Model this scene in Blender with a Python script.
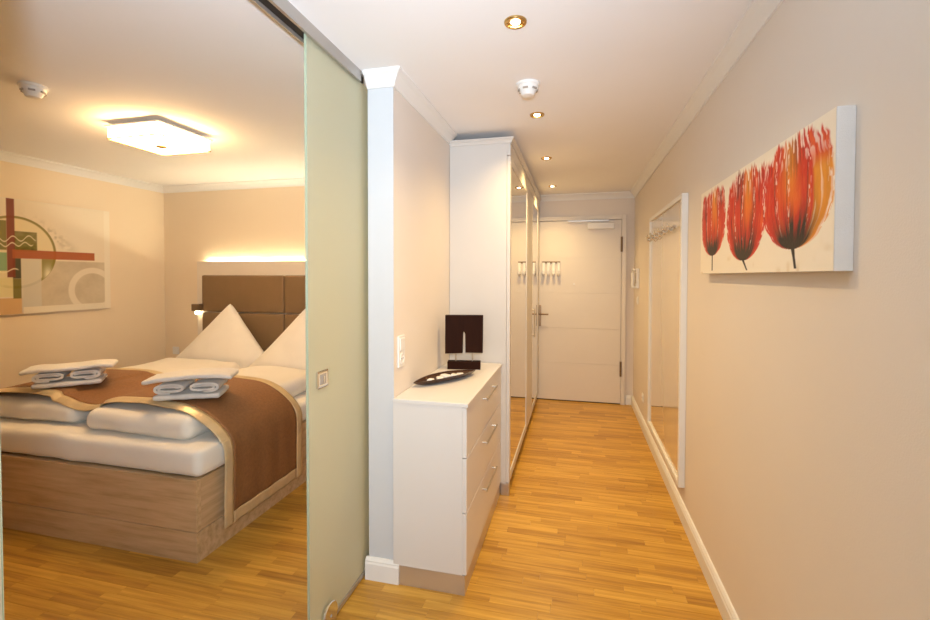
import bpy, bmesh, math, random
import numpy as np
from mathutils import Matrix, Vector, noise

for o in list(bpy.data.objects):
    bpy.data.objects.remove(o, do_unlink=True)
sc = bpy.context.scene
COL = sc.collection
random.seed(7)
rng = np.random.default_rng(5)

# ------------------------------------------------------------------ camera, world, big lights, exposure
F_PX, PITCH, YAW, ROLL, CAM_H = 450.0, math.radians(1.3), math.radians(13.853), math.radians(0.1), 1.467
fw = Vector((-math.sin(YAW) * math.cos(PITCH), math.cos(YAW) * math.cos(PITCH), -math.sin(PITCH)))
rt = Vector((math.cos(YAW), math.sin(YAW), 0))
up = rt.cross(fw)
r2 = rt * math.cos(ROLL) + up * math.sin(ROLL)
u2 = -rt * math.sin(ROLL) + up * math.cos(ROLL)
cam_d = bpy.data.cameras.new('camera')
cam = bpy.data.objects.new('camera', cam_d)
COL.objects.link(cam)
cam.matrix_world = Matrix(((r2.x, u2.x, -fw.x, 0), (r2.y, u2.y, -fw.y, 0), (r2.z, u2.z, -fw.z, CAM_H), (0, 0, 0, 1)))
cam_d.sensor_width = 36.0
cam_d.lens = F_PX / 930 * 36
cam_d.shift_y = -(310 - 286.21) / 930
cam_d.clip_start = 0.02
sc.camera = cam

world = bpy.data.worlds.new('world')
sc.world = world
world.use_nodes = True
bg = world.node_tree.nodes['Background']
bg.inputs[0].default_value = (0.80, 0.90, 1.0, 1)
bg.inputs[1].default_value = 0.3

def area_light(name, loc, rot, sx, sy, energy, color):
    d = bpy.data.lights.new(name, 'AREA')
    d.shape = 'RECTANGLE'
    d.size, d.size_y, d.energy, d.color = sx, sy, energy, color
    o = bpy.data.objects.new(name, d)
    o.location, o.rotation_euler = loc, rot
    COL.objects.link(o)
    return o
# light levels: W for lamps, emission strength for the glowing shade and strip
SPOT_W, SPOT_COL = 49, (1.0, 0.68, 0.29)
LAMP_STR, LAMP_COL = 31.0, (1.0, 0.62, 0.27)
LED_STR, LED_COL = 140.0, (1.0, 0.88, 0.60)
ASSUMED_WINDOW_W, ASSUMED_WINDOW_COL = 58, (0.85, 0.93, 1.0)  # level and tint of the assumed window light
FLASH_W, FLASH_COL, FLASH_CONE, FLASH_DIR = 112, (0.60, 0.78, 1.0), 125, (-0.45, 0.85, 1.0)   # assumed flash diffuser light thrown at the ceiling
DIRECT_W, DIRECT_COL, DIRECT_CONE, DIRECT_DIR = 122, (0.86, 0.94, 1.0), 112, (-0.55, 1.0, 0.05)   # assumed flash diffuser light going straight ahead
# assumed daylight: area light added at an unseen living room window behind the camera
area_light('assumed_window_daylight', (0.9, -3.42, 1.35), (math.radians(90), 0, 0), 3.2, 1.9, ASSUMED_WINDOW_W, ASSUMED_WINDOW_COL)
# assumed photographer's flash with a diffuser, added as two lights on top of the camera
for nm, w_, c_, cone_, dir_ in (('assumed_flash_bounce', FLASH_W, FLASH_COL, FLASH_CONE, FLASH_DIR), ('assumed_flash_direct', DIRECT_W, DIRECT_COL, DIRECT_CONE, DIRECT_DIR)):
    fl_d = bpy.data.lights.new(nm, 'SPOT')
    fl_d.energy, fl_d.color, fl_d.shadow_soft_size = w_, c_, 0.06
    fl_d.spot_size, fl_d.spot_blend = math.radians(cone_), 1.0
    fl = bpy.data.objects.new(nm, fl_d)
    fl.location = (0.0, -0.10, CAM_H + 0.15)
    fl.rotation_euler = Vector(dir_).to_track_quat('-Z', 'Y').to_euler()
    COL.objects.link(fl)

sc.view_settings.view_transform = 'Standard'
sc.view_settings.look = 'None'
sc.view_settings.gamma = 1.0
sc.view_settings.use_curve_mapping = False
sc.view_settings.exposure = 0.10

# ------------------------------------------------------------------ materials
def nmat(name):
    m = bpy.data.materials.new(name)
    m.use_nodes = True
    nt = m.node_tree
    return m, nt, nt.nodes['Principled BSDF']

def mat(name, col, rough=0.5, metal=0.0, var=0.0, scale=6.0, bump=0.0, bscale=60.0, spec=0.5, coat=0.0, sheen=0.0):
    m, nt, b = nmat(name)
    b.inputs['Base Color'].default_value = (*col, 1)
    b.inputs['Roughness'].default_value = rough
    b.inputs['Metallic'].default_value = metal
    b.inputs['Specular IOR Level'].default_value = spec
    b.inputs['Coat Weight'].default_value = coat
    b.inputs['Sheen Weight'].default_value = sheen
    tc = nt.nodes.new('ShaderNodeTexCoord')
    if var > 0:
        n = nt.nodes.new('ShaderNodeTexNoise')
        n.inputs['Scale'].default_value = scale
        n.inputs['Detail'].default_value = 4
        nt.links.new(tc.outputs['Object'], n.inputs['Vector'])
        r = nt.nodes.new('ShaderNodeMapRange')
        r.inputs[1].default_value, r.inputs[2].default_value = 0.3, 0.7
        r.inputs[3].default_value, r.inputs[4].default_value = 1 - var, 1 + var
        nt.links.new(n.outputs['Fac'], r.inputs[0])
        mx = nt.nodes.new('ShaderNodeVectorMath')
        mx.operation = 'SCALE'
        mx.inputs[0].default_value = col
        nt.links.new(r.outputs[0], mx.inputs['Scale'])
        nt.links.new(mx.outputs[0], b.inputs['Base Color'])
    if bump > 0:
        n2 = nt.nodes.new('ShaderNodeTexNoise')
        n2.inputs['Scale'].default_value = bscale
        n2.inputs['Detail'].default_value = 3
        nt.links.new(tc.outputs['Object'], n2.inputs['Vector'])
        bp = nt.nodes.new('ShaderNodeBump')
        bp.inputs['Strength'].default_value = bump
        bp.inputs['Distance'].default_value = 0.004
        nt.links.new(n2.outputs['Fac'], bp.inputs['Height'])
        nt.links.new(bp.outputs['Normal'], b.inputs['Normal'])
    return m

def emit(name, col, strength):
    m, nt, b = nmat(name)
    b.inputs['Base Color'].default_value = (*col, 1)
    b.inputs['Emission Color'].default_value = (*col, 1)
    b.inputs['Emission Strength'].default_value = strength
    return m

def wood(name, cols, axis, rand, rough=0.35, stretch=14.0, scale=3.0, contrast=0.5, rvar=0.5):
    """grain streaks along an axis; rand = 'object' / 'island' / None gives each piece its own tone"""
    m, nt, b = nmat(name)
    N, L = nt.nodes, nt.links
    geo = N.new('ShaderNodeNewGeometry')
    mp = N.new('ShaderNodeMapping')
    s = [stretch, stretch, stretch]
    s[axis] = 1.0
    mp.inputs['Scale'].default_value = s
    if rand:
        if rand == 'object':
            oi = N.new('ShaderNodeObjectInfo')
            rout = oi.outputs['Random']
        else:
            rout = geo.outputs['Random Per Island']
        add = N.new('ShaderNodeVectorMath')
        add.operation = 'MULTIPLY_ADD'
        cmb = N.new('ShaderNodeCombineXYZ')
        for k in range(3):
            L.new(rout, cmb.inputs[k])
        L.new(cmb.outputs[0], add.inputs[0])
        add.inputs[1].default_value = (37, 53, 19)
        L.new(geo.outputs['Position'], add.inputs[2])
        L.new(add.outputs[0], mp.inputs['Vector'])
    else:
        tc = N.new('ShaderNodeTexCoord')
        L.new(tc.outputs['Object'], mp.inputs['Vector'])
    n = N.new('ShaderNodeTexNoise')
    n.inputs['Scale'].default_value = scale
    n.inputs['Detail'].default_value = 6
    n.inputs['Roughness'].default_value = 0.6
    L.new(mp.outputs[0], n.inputs['Vector'])
    fac = n.outputs['Fac']
    mr = N.new('ShaderNodeMapRange')
    mr.inputs[1].default_value, mr.inputs[2].default_value = 0.5 - 0.25, 0.5 + 0.25
    mr.inputs[3].default_value, mr.inputs[4].default_value = 0.5 - contrast / 2, 0.5 + contrast / 2
    L.new(fac, mr.inputs[0])
    fac = mr.outputs[0]
    if rand:
        ma = N.new('ShaderNodeMath')
        ma.operation = 'MULTIPLY_ADD'
        L.new(rout, ma.inputs[0])
        ma.inputs[1].default_value = rvar
        ma.inputs[2].default_value = -rvar / 2
        ad = N.new('ShaderNodeMath')
        ad.operation = 'ADD'
        L.new(ma.outputs[0], ad.inputs[0])
        L.new(fac, ad.inputs[1])
        fac = ad.outputs[0]
    cr = N.new('ShaderNodeValToRGB')
    el = cr.color_ramp.elements
    el[0].position, el[0].color = 0.0, (*cols[0], 1)
    el[1].position, el[1].color = 1.0, (*cols[-1], 1)
    for k, c in enumerate(cols[1:-1]):
        e = el.new((k + 1) / (len(cols) - 1))
        e.color = (*c, 1)
    L.new(fac, cr.inputs[0])
    L.new(cr.outputs[0], b.inputs['Base Color'])
    b.inputs['Roughness'].default_value = rough
    return m

FLOOR_COLS = [(0.31, 0.135, 0.016), (0.54, 0.285, 0.040), (0.74, 0.43, 0.080)]
M = {}
M['wall'] = mat('wall_paint_cream', (0.765, 0.695, 0.625), 0.75, var=0.012, scale=2.0, bump=0.12, bscale=220)
M['wall_bed'] = mat('wall_paint_lamp_tinted', (0.83, 0.70, 0.52), 0.75, var=0.012, scale=2.0, bump=0.12, bscale=220)  # cream walls with the orange lamp light put into the colour
M['ceil'] = mat('ceiling_paint', (0.90, 0.89, 0.89), 0.8, var=0.01, scale=2.0, bump=0.08, bscale=200)
M['trim'] = mat('trim_white', (0.80, 0.79, 0.77), 0.45, var=0.01)
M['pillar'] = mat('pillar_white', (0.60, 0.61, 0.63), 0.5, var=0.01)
M['plank'] = wood('parquet_strip', FLOOR_COLS, 0, 'object', 0.34, 22, 2.2, 0.85, 0.42)
M['plank_s'] = wood('parquet_rest', FLOOR_COLS, 0, 'island', 0.34, 22, 2.2, 0.85, 0.42)
M['subfloor'] = mat('subfloor', (0.16, 0.075, 0.02), 0.8, var=0.1)
M['lacquer'] = mat('white_lacquer', (0.70, 0.665, 0.63), 0.38, var=0.01, scale=3)
M['door'] = mat('door_cream', (0.76, 0.70, 0.62), 0.42, var=0.01, scale=3)
M['white'] = mat('white_plastic', (0.82, 0.80, 0.77), 0.4, var=0.01)
M['mirror'] = mat('mirror_glass', (0.90, 0.89, 0.86), 0.015, 1.0, var=0.004)
M['glosspanel'] = mat('cream_gloss_lacquer', (0.74, 0.62, 0.44), 0.06, var=0.004, coat=1.0)
M['lacquer_w'] = mat('wardrobe_cream_lacquer', (0.64, 0.605, 0.565), 0.38, var=0.01, scale=3)
M['steel'] = mat('brushed_steel', (0.56, 0.53, 0.49), 0.3, 1.0, var=0.05, scale=30)
M['chrome'] = mat('chrome', (0.78, 0.77, 0.75), 0.12, 1.0, var=0.03)
M['plinth'] = mat('aluminium_plinth', (0.62, 0.56, 0.50), 0.35, 0.7, var=0.03)
M['alu'] = mat('aluminium_track', (0.50, 0.47, 0.44), 0.4, 0.8, var=0.03)
M['black'] = mat('gap_shade_black', (0.02, 0.016, 0.013), 0.6, var=0.1)  # shade of the door gap and track slot put into the colour
M['darkwood'] = wood('dark_carved_wood', [(0.012, 0.0035, 0.002), (0.034, 0.011, 0.005)], 2, None, 0.6, 10, 4)
M['darkwood'].node_tree.nodes['Principled BSDF'].inputs['Specular IOR Level'].default_value = 0.06
M['bowl'] = wood('bowl_lacquered_wood', [(0.02, 0.008, 0.004), (0.07, 0.026, 0.012)], 1, None, 0.22, 8, 5)
M['glint_white'] = mat('white_glint', (0.80, 0.76, 0.70), 0.25, var=0.08, scale=40)
M['brass'] = mat('brass_ring', (0.62, 0.42, 0.17), 0.25, 1.0, var=0.05)
M['bulb'] = emit('spot_bulb', (1.0, 0.80, 0.48), 22)
M['lampglass'] = emit('lamp_glass', LAMP_COL, LAMP_STR)
M['led'] = emit('led_strip_white', LED_COL, LED_STR)
M['readbulb'] = emit('reading_bulb', (1.0, 0.82, 0.5), 14)
M['bedwood'] = wood('bed_oak_veneer', [(0.40, 0.25, 0.125), (0.58, 0.40, 0.225), (0.70, 0.51, 0.31)], 0, None, 0.45, 12, 2.4, 1.0)
M['linen'] = mat('white_bed_linen', (0.88, 0.83, 0.75), 0.85, var=0.02, scale=5, bump=0.25, bscale=18, sheen=0.2)
M['towel'] = mat('white_terry', (0.80, 0.765, 0.73), 0.95, var=0.03, scale=50, bump=0.7, bscale=420, sheen=0.3)
M['runner'] = mat('brown_runner_cloth', (0.255, 0.115, 0.042), 0.6, var=0.12, scale=70, bump=0.4, bscale=300)
M['gold'] = mat('gold_satin', (0.68, 0.53, 0.31), 0.34, 0.25, var=0.10, scale=14, bump=0.4, bscale=40)
M['uphol'] = mat('brown_leatherette', (0.235, 0.145, 0.07), 0.5, var=0.04, scale=8, bump=0.15, bscale=160)
M['headbox'] = mat('headboard_cream', (0.76, 0.68, 0.57), 0.5, var=0.01)
M['bronze'] = mat('lamp_block_bronze', (0.22, 0.15, 0.09), 0.4, 0.5, var=0.05)
M['canvas'] = mat('canvas_white', (0.80, 0.79, 0.78), 0.7, var=0.015, scale=20, bump=0.3, bscale=500)
M['hingem'] = mat('hinge_metal', (0.20, 0.13, 0.07), 0.4, 0.8, var=0.05)
M['handle'] = mat('door_handle_metal', (0.30, 0.20, 0.12), 0.35, 0.85, var=0.05)
M['greyplug'] = mat('grey_detail', (0.35, 0.31, 0.27), 0.5, var=0.05)

def clear_plastic():
    m, nt, b = nmat('clear_acrylic')
    b.inputs['Base Color'].default_value = (0.95, 0.95, 0.95, 1)
    b.inputs['Roughness'].default_value = 0.08
    b.inputs['Transmission Weight'].default_value = 0.0
    b.inputs['IOR'].default_value = 1.47
    return m
M['acrylic'] = clear_plastic()

def frosted():
    m = bpy.data.materials.new('satin_green_glass')
    m.use_nodes = True
    nt = m.node_tree
    N, L = nt.nodes, nt.links
    N.clear()
    out = N.new('ShaderNodeOutputMaterial')
    tc = N.new('ShaderNodeTexCoord')
    nz = N.new('ShaderNodeTexNoise')
    nz.inputs['Scale'].default_value = 350
    L.new(tc.outputs['Object'], nz.inputs['Vector'])
    bp = N.new('ShaderNodeBump')
    bp.inputs['Strength'].default_value = 0.05
    bp.inputs['Distance'].default_value = 0.001
    L.new(nz.outputs['Fac'], bp.inputs['Height'])
    d = N.new('ShaderNodeBsdfDiffuse')
    d.inputs[0].default_value = (0.72, 0.71, 0.56, 1)
    t = N.new('ShaderNodeBsdfTranslucent')
    t.inputs[0].default_value = (0.76, 0.77, 0.58, 1)
    g = N.new('ShaderNodeBsdfGlossy')
    g.inputs[0].default_value = (0.9, 0.95, 0.9, 1)
    g.inputs['Roughness'].default_value = 0.35
    for s in (d, t, g):
        L.new(bp.outputs[0], s.inputs['Normal'])
    m1 = N.new('ShaderNodeMixShader')
    m1.inputs[0].default_value = 0.5
    L.new(d.outputs[0], m1.inputs[1])
    L.new(t.outputs[0], m1.inputs[2])
    m2 = N.new('ShaderNodeMixShader')
    m2.inputs[0].default_value = 0.07
    L.new(m1.outputs[0], m2.inputs[1])
    L.new(g.outputs[0], m2.inputs[2])
    L.new(m2.outputs[0], out.inputs[0])
    return m
M['frost'] = frosted()
M['glassedge'] = mat('glass_edge_green', (0.40, 0.46, 0.33), 0.2, var=0.03)

def paint_mat(name):
    m, nt, b = nmat(name)
    a = nt.nodes.new('ShaderNodeVertexColor')
    a.layer_name = 'paint'
    nt.links.new(a.outputs['Color'], b.inputs['Base Color'])
    b.inputs['Roughness'].default_value = 0.45
    tc = nt.nodes.new('ShaderNodeTexCoord')
    n = nt.nodes.new('ShaderNodeTexNoise')
    n.inputs['Scale'].default_value = 90
    nt.links.new(tc.outputs['Object'], n.inputs['Vector'])
    bp = nt.nodes.new('ShaderNodeBump')
    bp.inputs['Strength'].default_value = 0.25
    bp.inputs['Distance'].default_value = 0.002
    nt.links.new(n.outputs['Fac'], bp.inputs['Height'])
    nt.links.new(bp.outputs['Normal'], b.inputs['Normal'])
    return m

# ------------------------------------------------------------------ mesh helpers
def bx(bm, x0, x1, y0, y1, z0, z1, bev=0.0, seg=2):
    vs = [bm.verts.new((x, y, z)) for x in (x0, x1) for y in (y0, y1) for z in (z0, z1)]
    f = [(0, 1, 3, 2), (4, 6, 7, 5), (0, 4, 5, 1), (2, 3, 7, 6), (0, 2, 6, 4), (1, 5, 7, 3)]
    fs = [bm.faces.new([vs[i] for i in q]) for q in f]
    if bev > 0:
        es = list({e for q in fs for e in q.edges})
        bmesh.ops.bevel(bm, geom=es, offset=bev, segments=seg, affect='EDGES', profile=0.5)
    return bm

def box(x0, x1, y0, y1, z0, z1, bev=0.0, seg=2):
    return bx(bmesh.new(), min(x0, x1), max(x0, x1), min(y0, y1), max(y0, y1), z0, z1, bev, seg)

def lathe(prof, n=32, axis='z', cx=0, cy=0, cz=0, bm=None):
    """revolve (r, h) pairs about an axis through (cx, cy, cz)"""
    bm = bm or bmesh.new()
    rings = []
    for r, h in prof:
        ring = []
        for k in range(n):
            a = 2 * math.pi * k / n
            p = (r * math.cos(a), r * math.sin(a), h)
            if axis == 'x':
                p = (p[2], p[0], p[1])
            elif axis == 'y':
                p = (p[0], p[2], p[1])
            ring.append(bm.verts.new((p[0] + cx, p[1] + cy, p[2] + cz)))
        rings.append(ring)
    for a, b in zip(rings, rings[1:]):
        for k in range(n):
            bm.faces.new((a[k], a[(k + 1) % n], b[(k + 1) % n], b[k]))
    bm.faces.new(rings[0][::-1])
    bm.faces.new(rings[-1])
    bmesh.ops.recalc_face_normals(bm, faces=bm.faces)
    return bm

def tube(pts, r, n=10, bm=None):
    bm = bm or bmesh.new()
    pts = [Vector(p) for p in pts]
    rings = []
    for i, p in enumerate(pts):
        t = (pts[min(i + 1, len(pts) - 1)] - pts[max(i - 1, 0)]).normalized()
        ref = Vector((0, 0, 1)) if abs(t.z) < 0.9 else Vector((1, 0, 0))
        a = t.cross(ref).normalized()
        b = t.cross(a)
        rings.append([bm.verts.new(p + (a * math.cos(2 * math.pi * k / n) + b * math.sin(2 * math.pi * k / n)) * r) for k in range(n)])
    for a, b in zip(rings, rings[1:]):
        for k in range(n):
            bm.faces.new((a[k], a[(k + 1) % n], b[(k + 1) % n], b[k]))
    bm.faces.new(rings[0][::-1])
    bm.faces.new(rings[-1])
    bmesh.ops.recalc_face_normals(bm, faces=bm.faces)
    return bm

def sweep(prof, path, side):
    """prof: closed list of (d, z), d = distance off the wall; path: floor polyline; side = +1 left / -1 right of travel"""
    bm = bmesh.new()
    P = [Vector((x, y, 0)) for x, y in path]
    dirs = [(b - a).normalized() for a, b in zip(P, P[1:])]
    nor = [Vector((-d.y, d.x, 0)) * side for d in dirs]
    rings = []
    for i, p in enumerate(P):
        if i == 0:
            o = nor[0]
        elif i == len(P) - 1:
            o = nor[-1]
        else:
            s = nor[i - 1] + nor[i]
            o = s * (2 / s.length_squared)
        rings.append([bm.verts.new((p.x + o.x * d, p.y + o.y * d, z)) for d, z in prof])
    n = len(prof)
    for a, b in zip(rings, rings[1:]):
        for k in range(n):
            bm.faces.new((a[k], a[(k + 1) % n], b[(k + 1) % n], b[k]))
    bm.faces.new(rings[0])
    bm.faces.new(rings[-1])
    bmesh.ops.recalc_face_normals(bm, faces=bm.faces)
    return bm

def soft_box(sx, sy, sz, r, n=(16, 16, 6), puff=0.0, nz=0.0, nscale=6.0, seed=0, flat_bottom=True):
    """rounded, slightly lumpy block centred in x, y and resting on z = 0"""
    bm = bmesh.new()
    h = Vector((sx / 2, sy / 2, sz / 2))
    rr = min(r, sx / 2, sy / 2, sz / 2) * 0.999
    inner = Vector((h.x - rr, h.y - rr, h.z - rr))
    cache = {}
    def vert(i, j, k):
        key = (i, j, k)
        if key not in cache:
            # cosine spacing keeps samples near the rounded edges
            q = [-math.cos(math.pi * a / m) if m > 4 else 2 * a / m - 1 for a, m in ((i, n[0]), (j, n[1]), (k, n[2]))]
            p = Vector((q[0] * h.x, q[1] * h.y, q[2] * h.z))
            c = Vector([max(-inner[t], min(inner[t], p[t])) for t in range(3)])
            d = p - c
            if d.length > 1e-9:
                p = c + d.normalized() * rr
            w = (1 - (p.x / h.x) ** 2) * (1 - (p.y / h.y) ** 2)
            if p.z > 0:
                p.z += puff * max(w, 0) ** 0.6
            if nz:
                s = Vector((p.x, p.y, p.z)) * nscale + Vector((seed * 7.3, seed * 3.1, 0))
                dn = Vector((noise.noise(s), noise.noise(s + Vector((9, 3, 1))), noise.noise(s + Vector((2, 8, 5))))) * nz
                if flat_bottom and p.z < -h.z * 0.6:
                    dn.z = abs(dn.z)
                p += dn
            cache[key] = bm.verts.new((p.x, p.y, p.z + h.z))
        return cache[key]
    nx, ny, nk = n
    for i in range(nx):
        for j in range(ny):
            bm.faces.new((vert(i, j, 0), vert(i, j + 1, 0), vert(i + 1, j + 1, 0), vert(i + 1, j, 0)))
            bm.faces.new((vert(i, j, nk), vert(i + 1, j, nk), vert(i + 1, j + 1, nk), vert(i, j + 1, nk)))
    for i in range(nx):
        for k in range(nk):
            bm.faces.new((vert(i, 0, k), vert(i + 1, 0, k), vert(i + 1, 0, k + 1), vert(i, 0, k + 1)))
            bm.faces.new((vert(i, ny, k), vert(i, ny, k + 1), vert(i + 1, ny, k + 1), vert(i + 1, ny, k)))
    for j in range(ny):
        for k in range(nk):
            bm.faces.new((vert(0, j, k), vert(0, j, k + 1), vert(0, j + 1, k + 1), vert(0, j + 1, k)))
            bm.faces.new((vert(nx, j, k), vert(nx, j + 1, k), vert(nx, j + 1, k + 1), vert(nx, j, k + 1)))
    bmesh.ops.recalc_face_normals(bm, faces=bm.faces)
    return bm

def extrude_poly(pts, axis, a, b):
    """closed 2-D outline extruded along axis ('x','y','z') from a to b"""
    bm = bmesh.new()
    def P(u, v, w):
        return {'x': (w, u, v), 'y': (u, w, v), 'z': (u, v, w)}[axis]
    r0 = [bm.verts.new(P(u, v, a)) for u, v in pts]
    r1 = [bm.verts.new(P(u, v, b)) for u, v in pts]
    n = len(pts)
    for k in range(n):
        bm.faces.new((r0[k], r0[(k + 1) % n], r1[(k + 1) % n], r1[k]))
    bm.faces.new(r0[::-1])
    bm.faces.new(r1)
    bmesh.ops.recalc_face_normals(bm, faces=bm.faces)
    return bm

def obj(name, bm, m, parent=None, smooth=False, loc=None, rotz=0.0, label=None):
    me = bpy.data.meshes.new(name)
    bm.to_mesh(me)
    bm.free()
    me.materials.append(m if not isinstance(m, str) else M[m])
    if smooth:
        for p in me.polygons:
            p.use_smooth = True
        if smooth == 'auto':
            me.set_sharp_from_angle(angle=math.radians(35))
    o = bpy.data.objects.new(name, me)
    COL.objects.link(o)
    if parent:
        o.parent = parent
    if loc:
        o.location = loc
    o.rotation_euler.z = rotz
    if label:
        o['label'] = label
    return o

def tag(o, label, cat, group=None, kind=None):
    o['label'], o['category'] = label, cat
    if group:
        o['group'] = group
    if kind:
        o['kind'] = kind
    return o

def thing(name, label, cat, loc=(0, 0, 0), rotz=0.0, group=None, kind=None):
    o = bpy.data.objects.new(name, None)
    o.empty_display_size = 0.1
    COL.objects.link(o)
    o.location = loc
    o.rotation_euler = (0, 0, rotz)
    return tag(o, label, cat, group, kind)

def copy_tree(o, parent=None):
    c = o.copy()
    COL.objects.link(c)
    c.parent = parent
    for ch in list(o.children):
        copy_tree(ch, c)
    return c

def struct(name, bm, m, label, cat):
    return tag(obj(name, bm, m), label, cat, kind='structure')

# ------------------------------------------------------------------ the shell
H = 2.42
RW = 0.64          # right wall face
ENDY = 5.42        # entrance wall face
BACKY = 3.95       # bedroom head wall face
LW = -4.32         # bedroom left wall face
PX0, PX1, PY = -0.968, -0.838, 1.99   # partition between bedroom and hallway

floor = struct('floor', box(-4.4, 3.2, -3.6, 5.6, -0.12, -0.012), 'subfloor', 'warm honey oak strip parquet floor of the hallway and bedroom', 'floor')
struct('ceiling', box(-4.4, 3.2, -3.6, 5.6, H, H + 0.1), 'ceil', 'white ceiling over hallway and bedroom with recessed spots', 'ceiling')
struct('wall_right', box(RW, RW + 0.12, -0.6, 5.6, 0, H), 'wall', 'long cream wall on the right carrying the tulip canvas', 'wall')
struct('wall_end', box(PX0, RW, ENDY, ENDY + 0.12, 0, H), 'wall', 'cream end wall of the hallway around the entrance door', 'wall')
part_wall = struct('wall_partition', box(PX0, PX1, PY, ENDY, 0, H), 'wall', 'partition wall between bedroom and hallway ending in a pale pillar', 'wall')
struct('wall_back', box(-4.4, PX0, BACKY, BACKY + 0.12, 0, H), 'wall_bed', 'cream bedroom wall behind the headboard', 'wall')
struct('wall_left', box(LW - 0.12, LW, -0.6, BACKY, 0, H), 'wall_bed', 'cream bedroom wall carrying the abstract canvas', 'wall')
struct('wall_bedroom_front', box(LW, -1.05, -0.72, -0.6, 0, H), 'wall', 'cream bedroom wall opposite the headboard', 'wall')
struct('wall_living_left', box(-1.17, -1.05, -3.6, -0.6, 0, H), 'wall', 'cream living room wall left of the viewer', 'wall')
struct('wall_living_front', box(RW + 0.12, 3.08, -0.72, -0.6, 0, H), 'wall', 'cream living room wall beside the hallway', 'wall')
struct('wall_living_right', box(3.08, 3.2, -3.6, -0.6, 0, H), 'wall', 'cream living room wall on the far right', 'wall')
bm = bmesh.new()
bx(bm, -1.05, -0.75, -3.6, -3.5, 0, H)
bx(bm, 2.55, 3.08, -3.6, -3.5, 0, H)
bx(bm, -0.75, 2.55, -3.6, -3.5, 0, 0.35)
bx(bm, -0.75, 2.55, -3.6, -3.5, 2.3, H)
struct('wall_rear', bm, 'wall', 'living room wall with the assumed wide window', 'wall')  # opening left for the assumed, unseen window
assumed_win = thing('assumed_window_1', 'assumed wide living room window behind the viewer', 'window', (0.9, -3.55, 0.35), kind='structure')  # unseen window, assumed as the source of the cool light from behind
bm = bmesh.new()
for x0, x1, z0, z1 in ((-1.65, -1.59, 0, 1.95), (1.59, 1.65, 0, 1.95), (-1.59, 1.59, 0, 0.06), (-1.59, 1.59, 1.89, 1.95), (-0.03, 0.03, 0.06, 1.89)):
    bx(bm, x0, x1, -0.03, 0.03, z0, z1)
obj('assumed_window_frame', bm, 'trim', assumed_win)

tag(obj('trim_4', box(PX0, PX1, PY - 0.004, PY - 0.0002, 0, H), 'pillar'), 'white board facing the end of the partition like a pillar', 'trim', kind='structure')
CR = [(0, H), (0, H - 0.068), (0.008, H - 0.068), (0.012, H - 0.056), (0.022, H - 0.042), (0.036, H - 0.024), (0.05, H - 0.014), (0.055, H - 0.010), (0.055, H)]
def trim(n, path, side, label):
    return tag(obj('trim_%d' % n, sweep(CR, path, side), 'trim'), label, 'crown moulding', kind='structure')
trim(1, [(PX0, PY - 0.004), (PX1, PY - 0.004), (PX1, 2.95)], -1, 'white crown moulding wrapping the top of the pillar')
trim(2, [(PX1, ENDY), (RW, ENDY), (RW, -0.6)], -1, 'white crown moulding above the entrance door and right wall')
trim(3, [(LW, -0.6), (LW, BACKY), (PX0, BACKY), (PX0, 2.62)], -1, 'white crown moulding around the bedroom')
BB = [(0, 0), (0.02, 0), (0.02, 0.078), (0.016, 0.086), (0.016, 0.092), (0.008, 0.104), (0, 0.105)]
def base(name, path, side, label):
    return tag(obj(name, sweep(BB, path, side), 'trim'), label, 'baseboard', kind='structure')
base('baseboard_right', [(RW, ENDY), (RW, -0.6)], -1, 'white baseboard along the right hallway wall')
base('baseboard_end', [(0.56, ENDY), (RW - 0.021, ENDY)], -1, 'short white baseboard between entrance door and right wall')
base('baseboard_partition', [(PX0 - 0.012, PY - 0.0045), (PX1 + 0.031, PY - 0.0045)], -1, 'white baseboard block at the foot of the pillar')
base('baseboard_back', [(LW, BACKY), (PX0, BACKY)], -1, 'white baseboard along the bedroom head wall')
base('baseboard_left', [(LW, -0.6), (LW, BACKY - 0.021)], -1, 'white baseboard along the bedroom left wall')

# parquet: strips lie across the hallway; the ones that show largest are single pieces, the rest one object
ROW = 0.052
def to_px(x, y):
    q = Vector((x, y, -CAM_H))
    z = q.dot(fw)
    if z < 0.05:
        return None
    return 465 + 450 * q.dot(r2) / z, 286.21 - 450 * q.dot(u2) / z, z
FOOT = [(-3.9, -1.87, 1.87, 3.95), (-0.84, -0.475, 1.99, 2.95), (-0.84, -0.42, 2.95, 5.42), (PX0, PX1, PY, ENDY), (-4.4, PX0, BACKY, 5.6)]
strips = []
j = 0
y = -3.5
rs = random.Random(11)
while y < ENDY:
    y1 = min(y + ROW, ENDY)
    xa, xb = (-4.32, 0.64) if y > -0.6 else (-1.05, 3.08)
    x = xa - rs.uniform(0, 0.45)
    while x < xb:
        x1 = x + rs.choice((0.27, 0.33, 0.39, 0.47))
        c0, c1 = max(x, xa), min(x1, xb)
        if y > BACKY:
            c0 = max(c0, PX1)
        if c1 - c0 > 0.01:
            strips.append((c0, c1, y, y1))
        x = x1
    y += ROW
def strip_rank(s):
    cx, cy = (s[0] + s[1]) / 2, (s[2] + s[3]) / 2
    for a, b, c, d in FOOT:
        if a < s[0] and s[1] < b and c < cy < d:
            return None
    p = to_px(cx, cy)
    if p is None or not (-30 < p[0] < 760 and p[1] < 640):
        return None
    if cx < -1.0 and cy > 1.9 and p[0] > 312:
        return None
    return p[2]
ranked = sorted((r, i) for i, r in ((i, strip_rank(s)) for i, s in enumerate(strips)) if r is not None)
single = {i for r, i in ranked[:300]}
plank_mesh = {}
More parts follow.
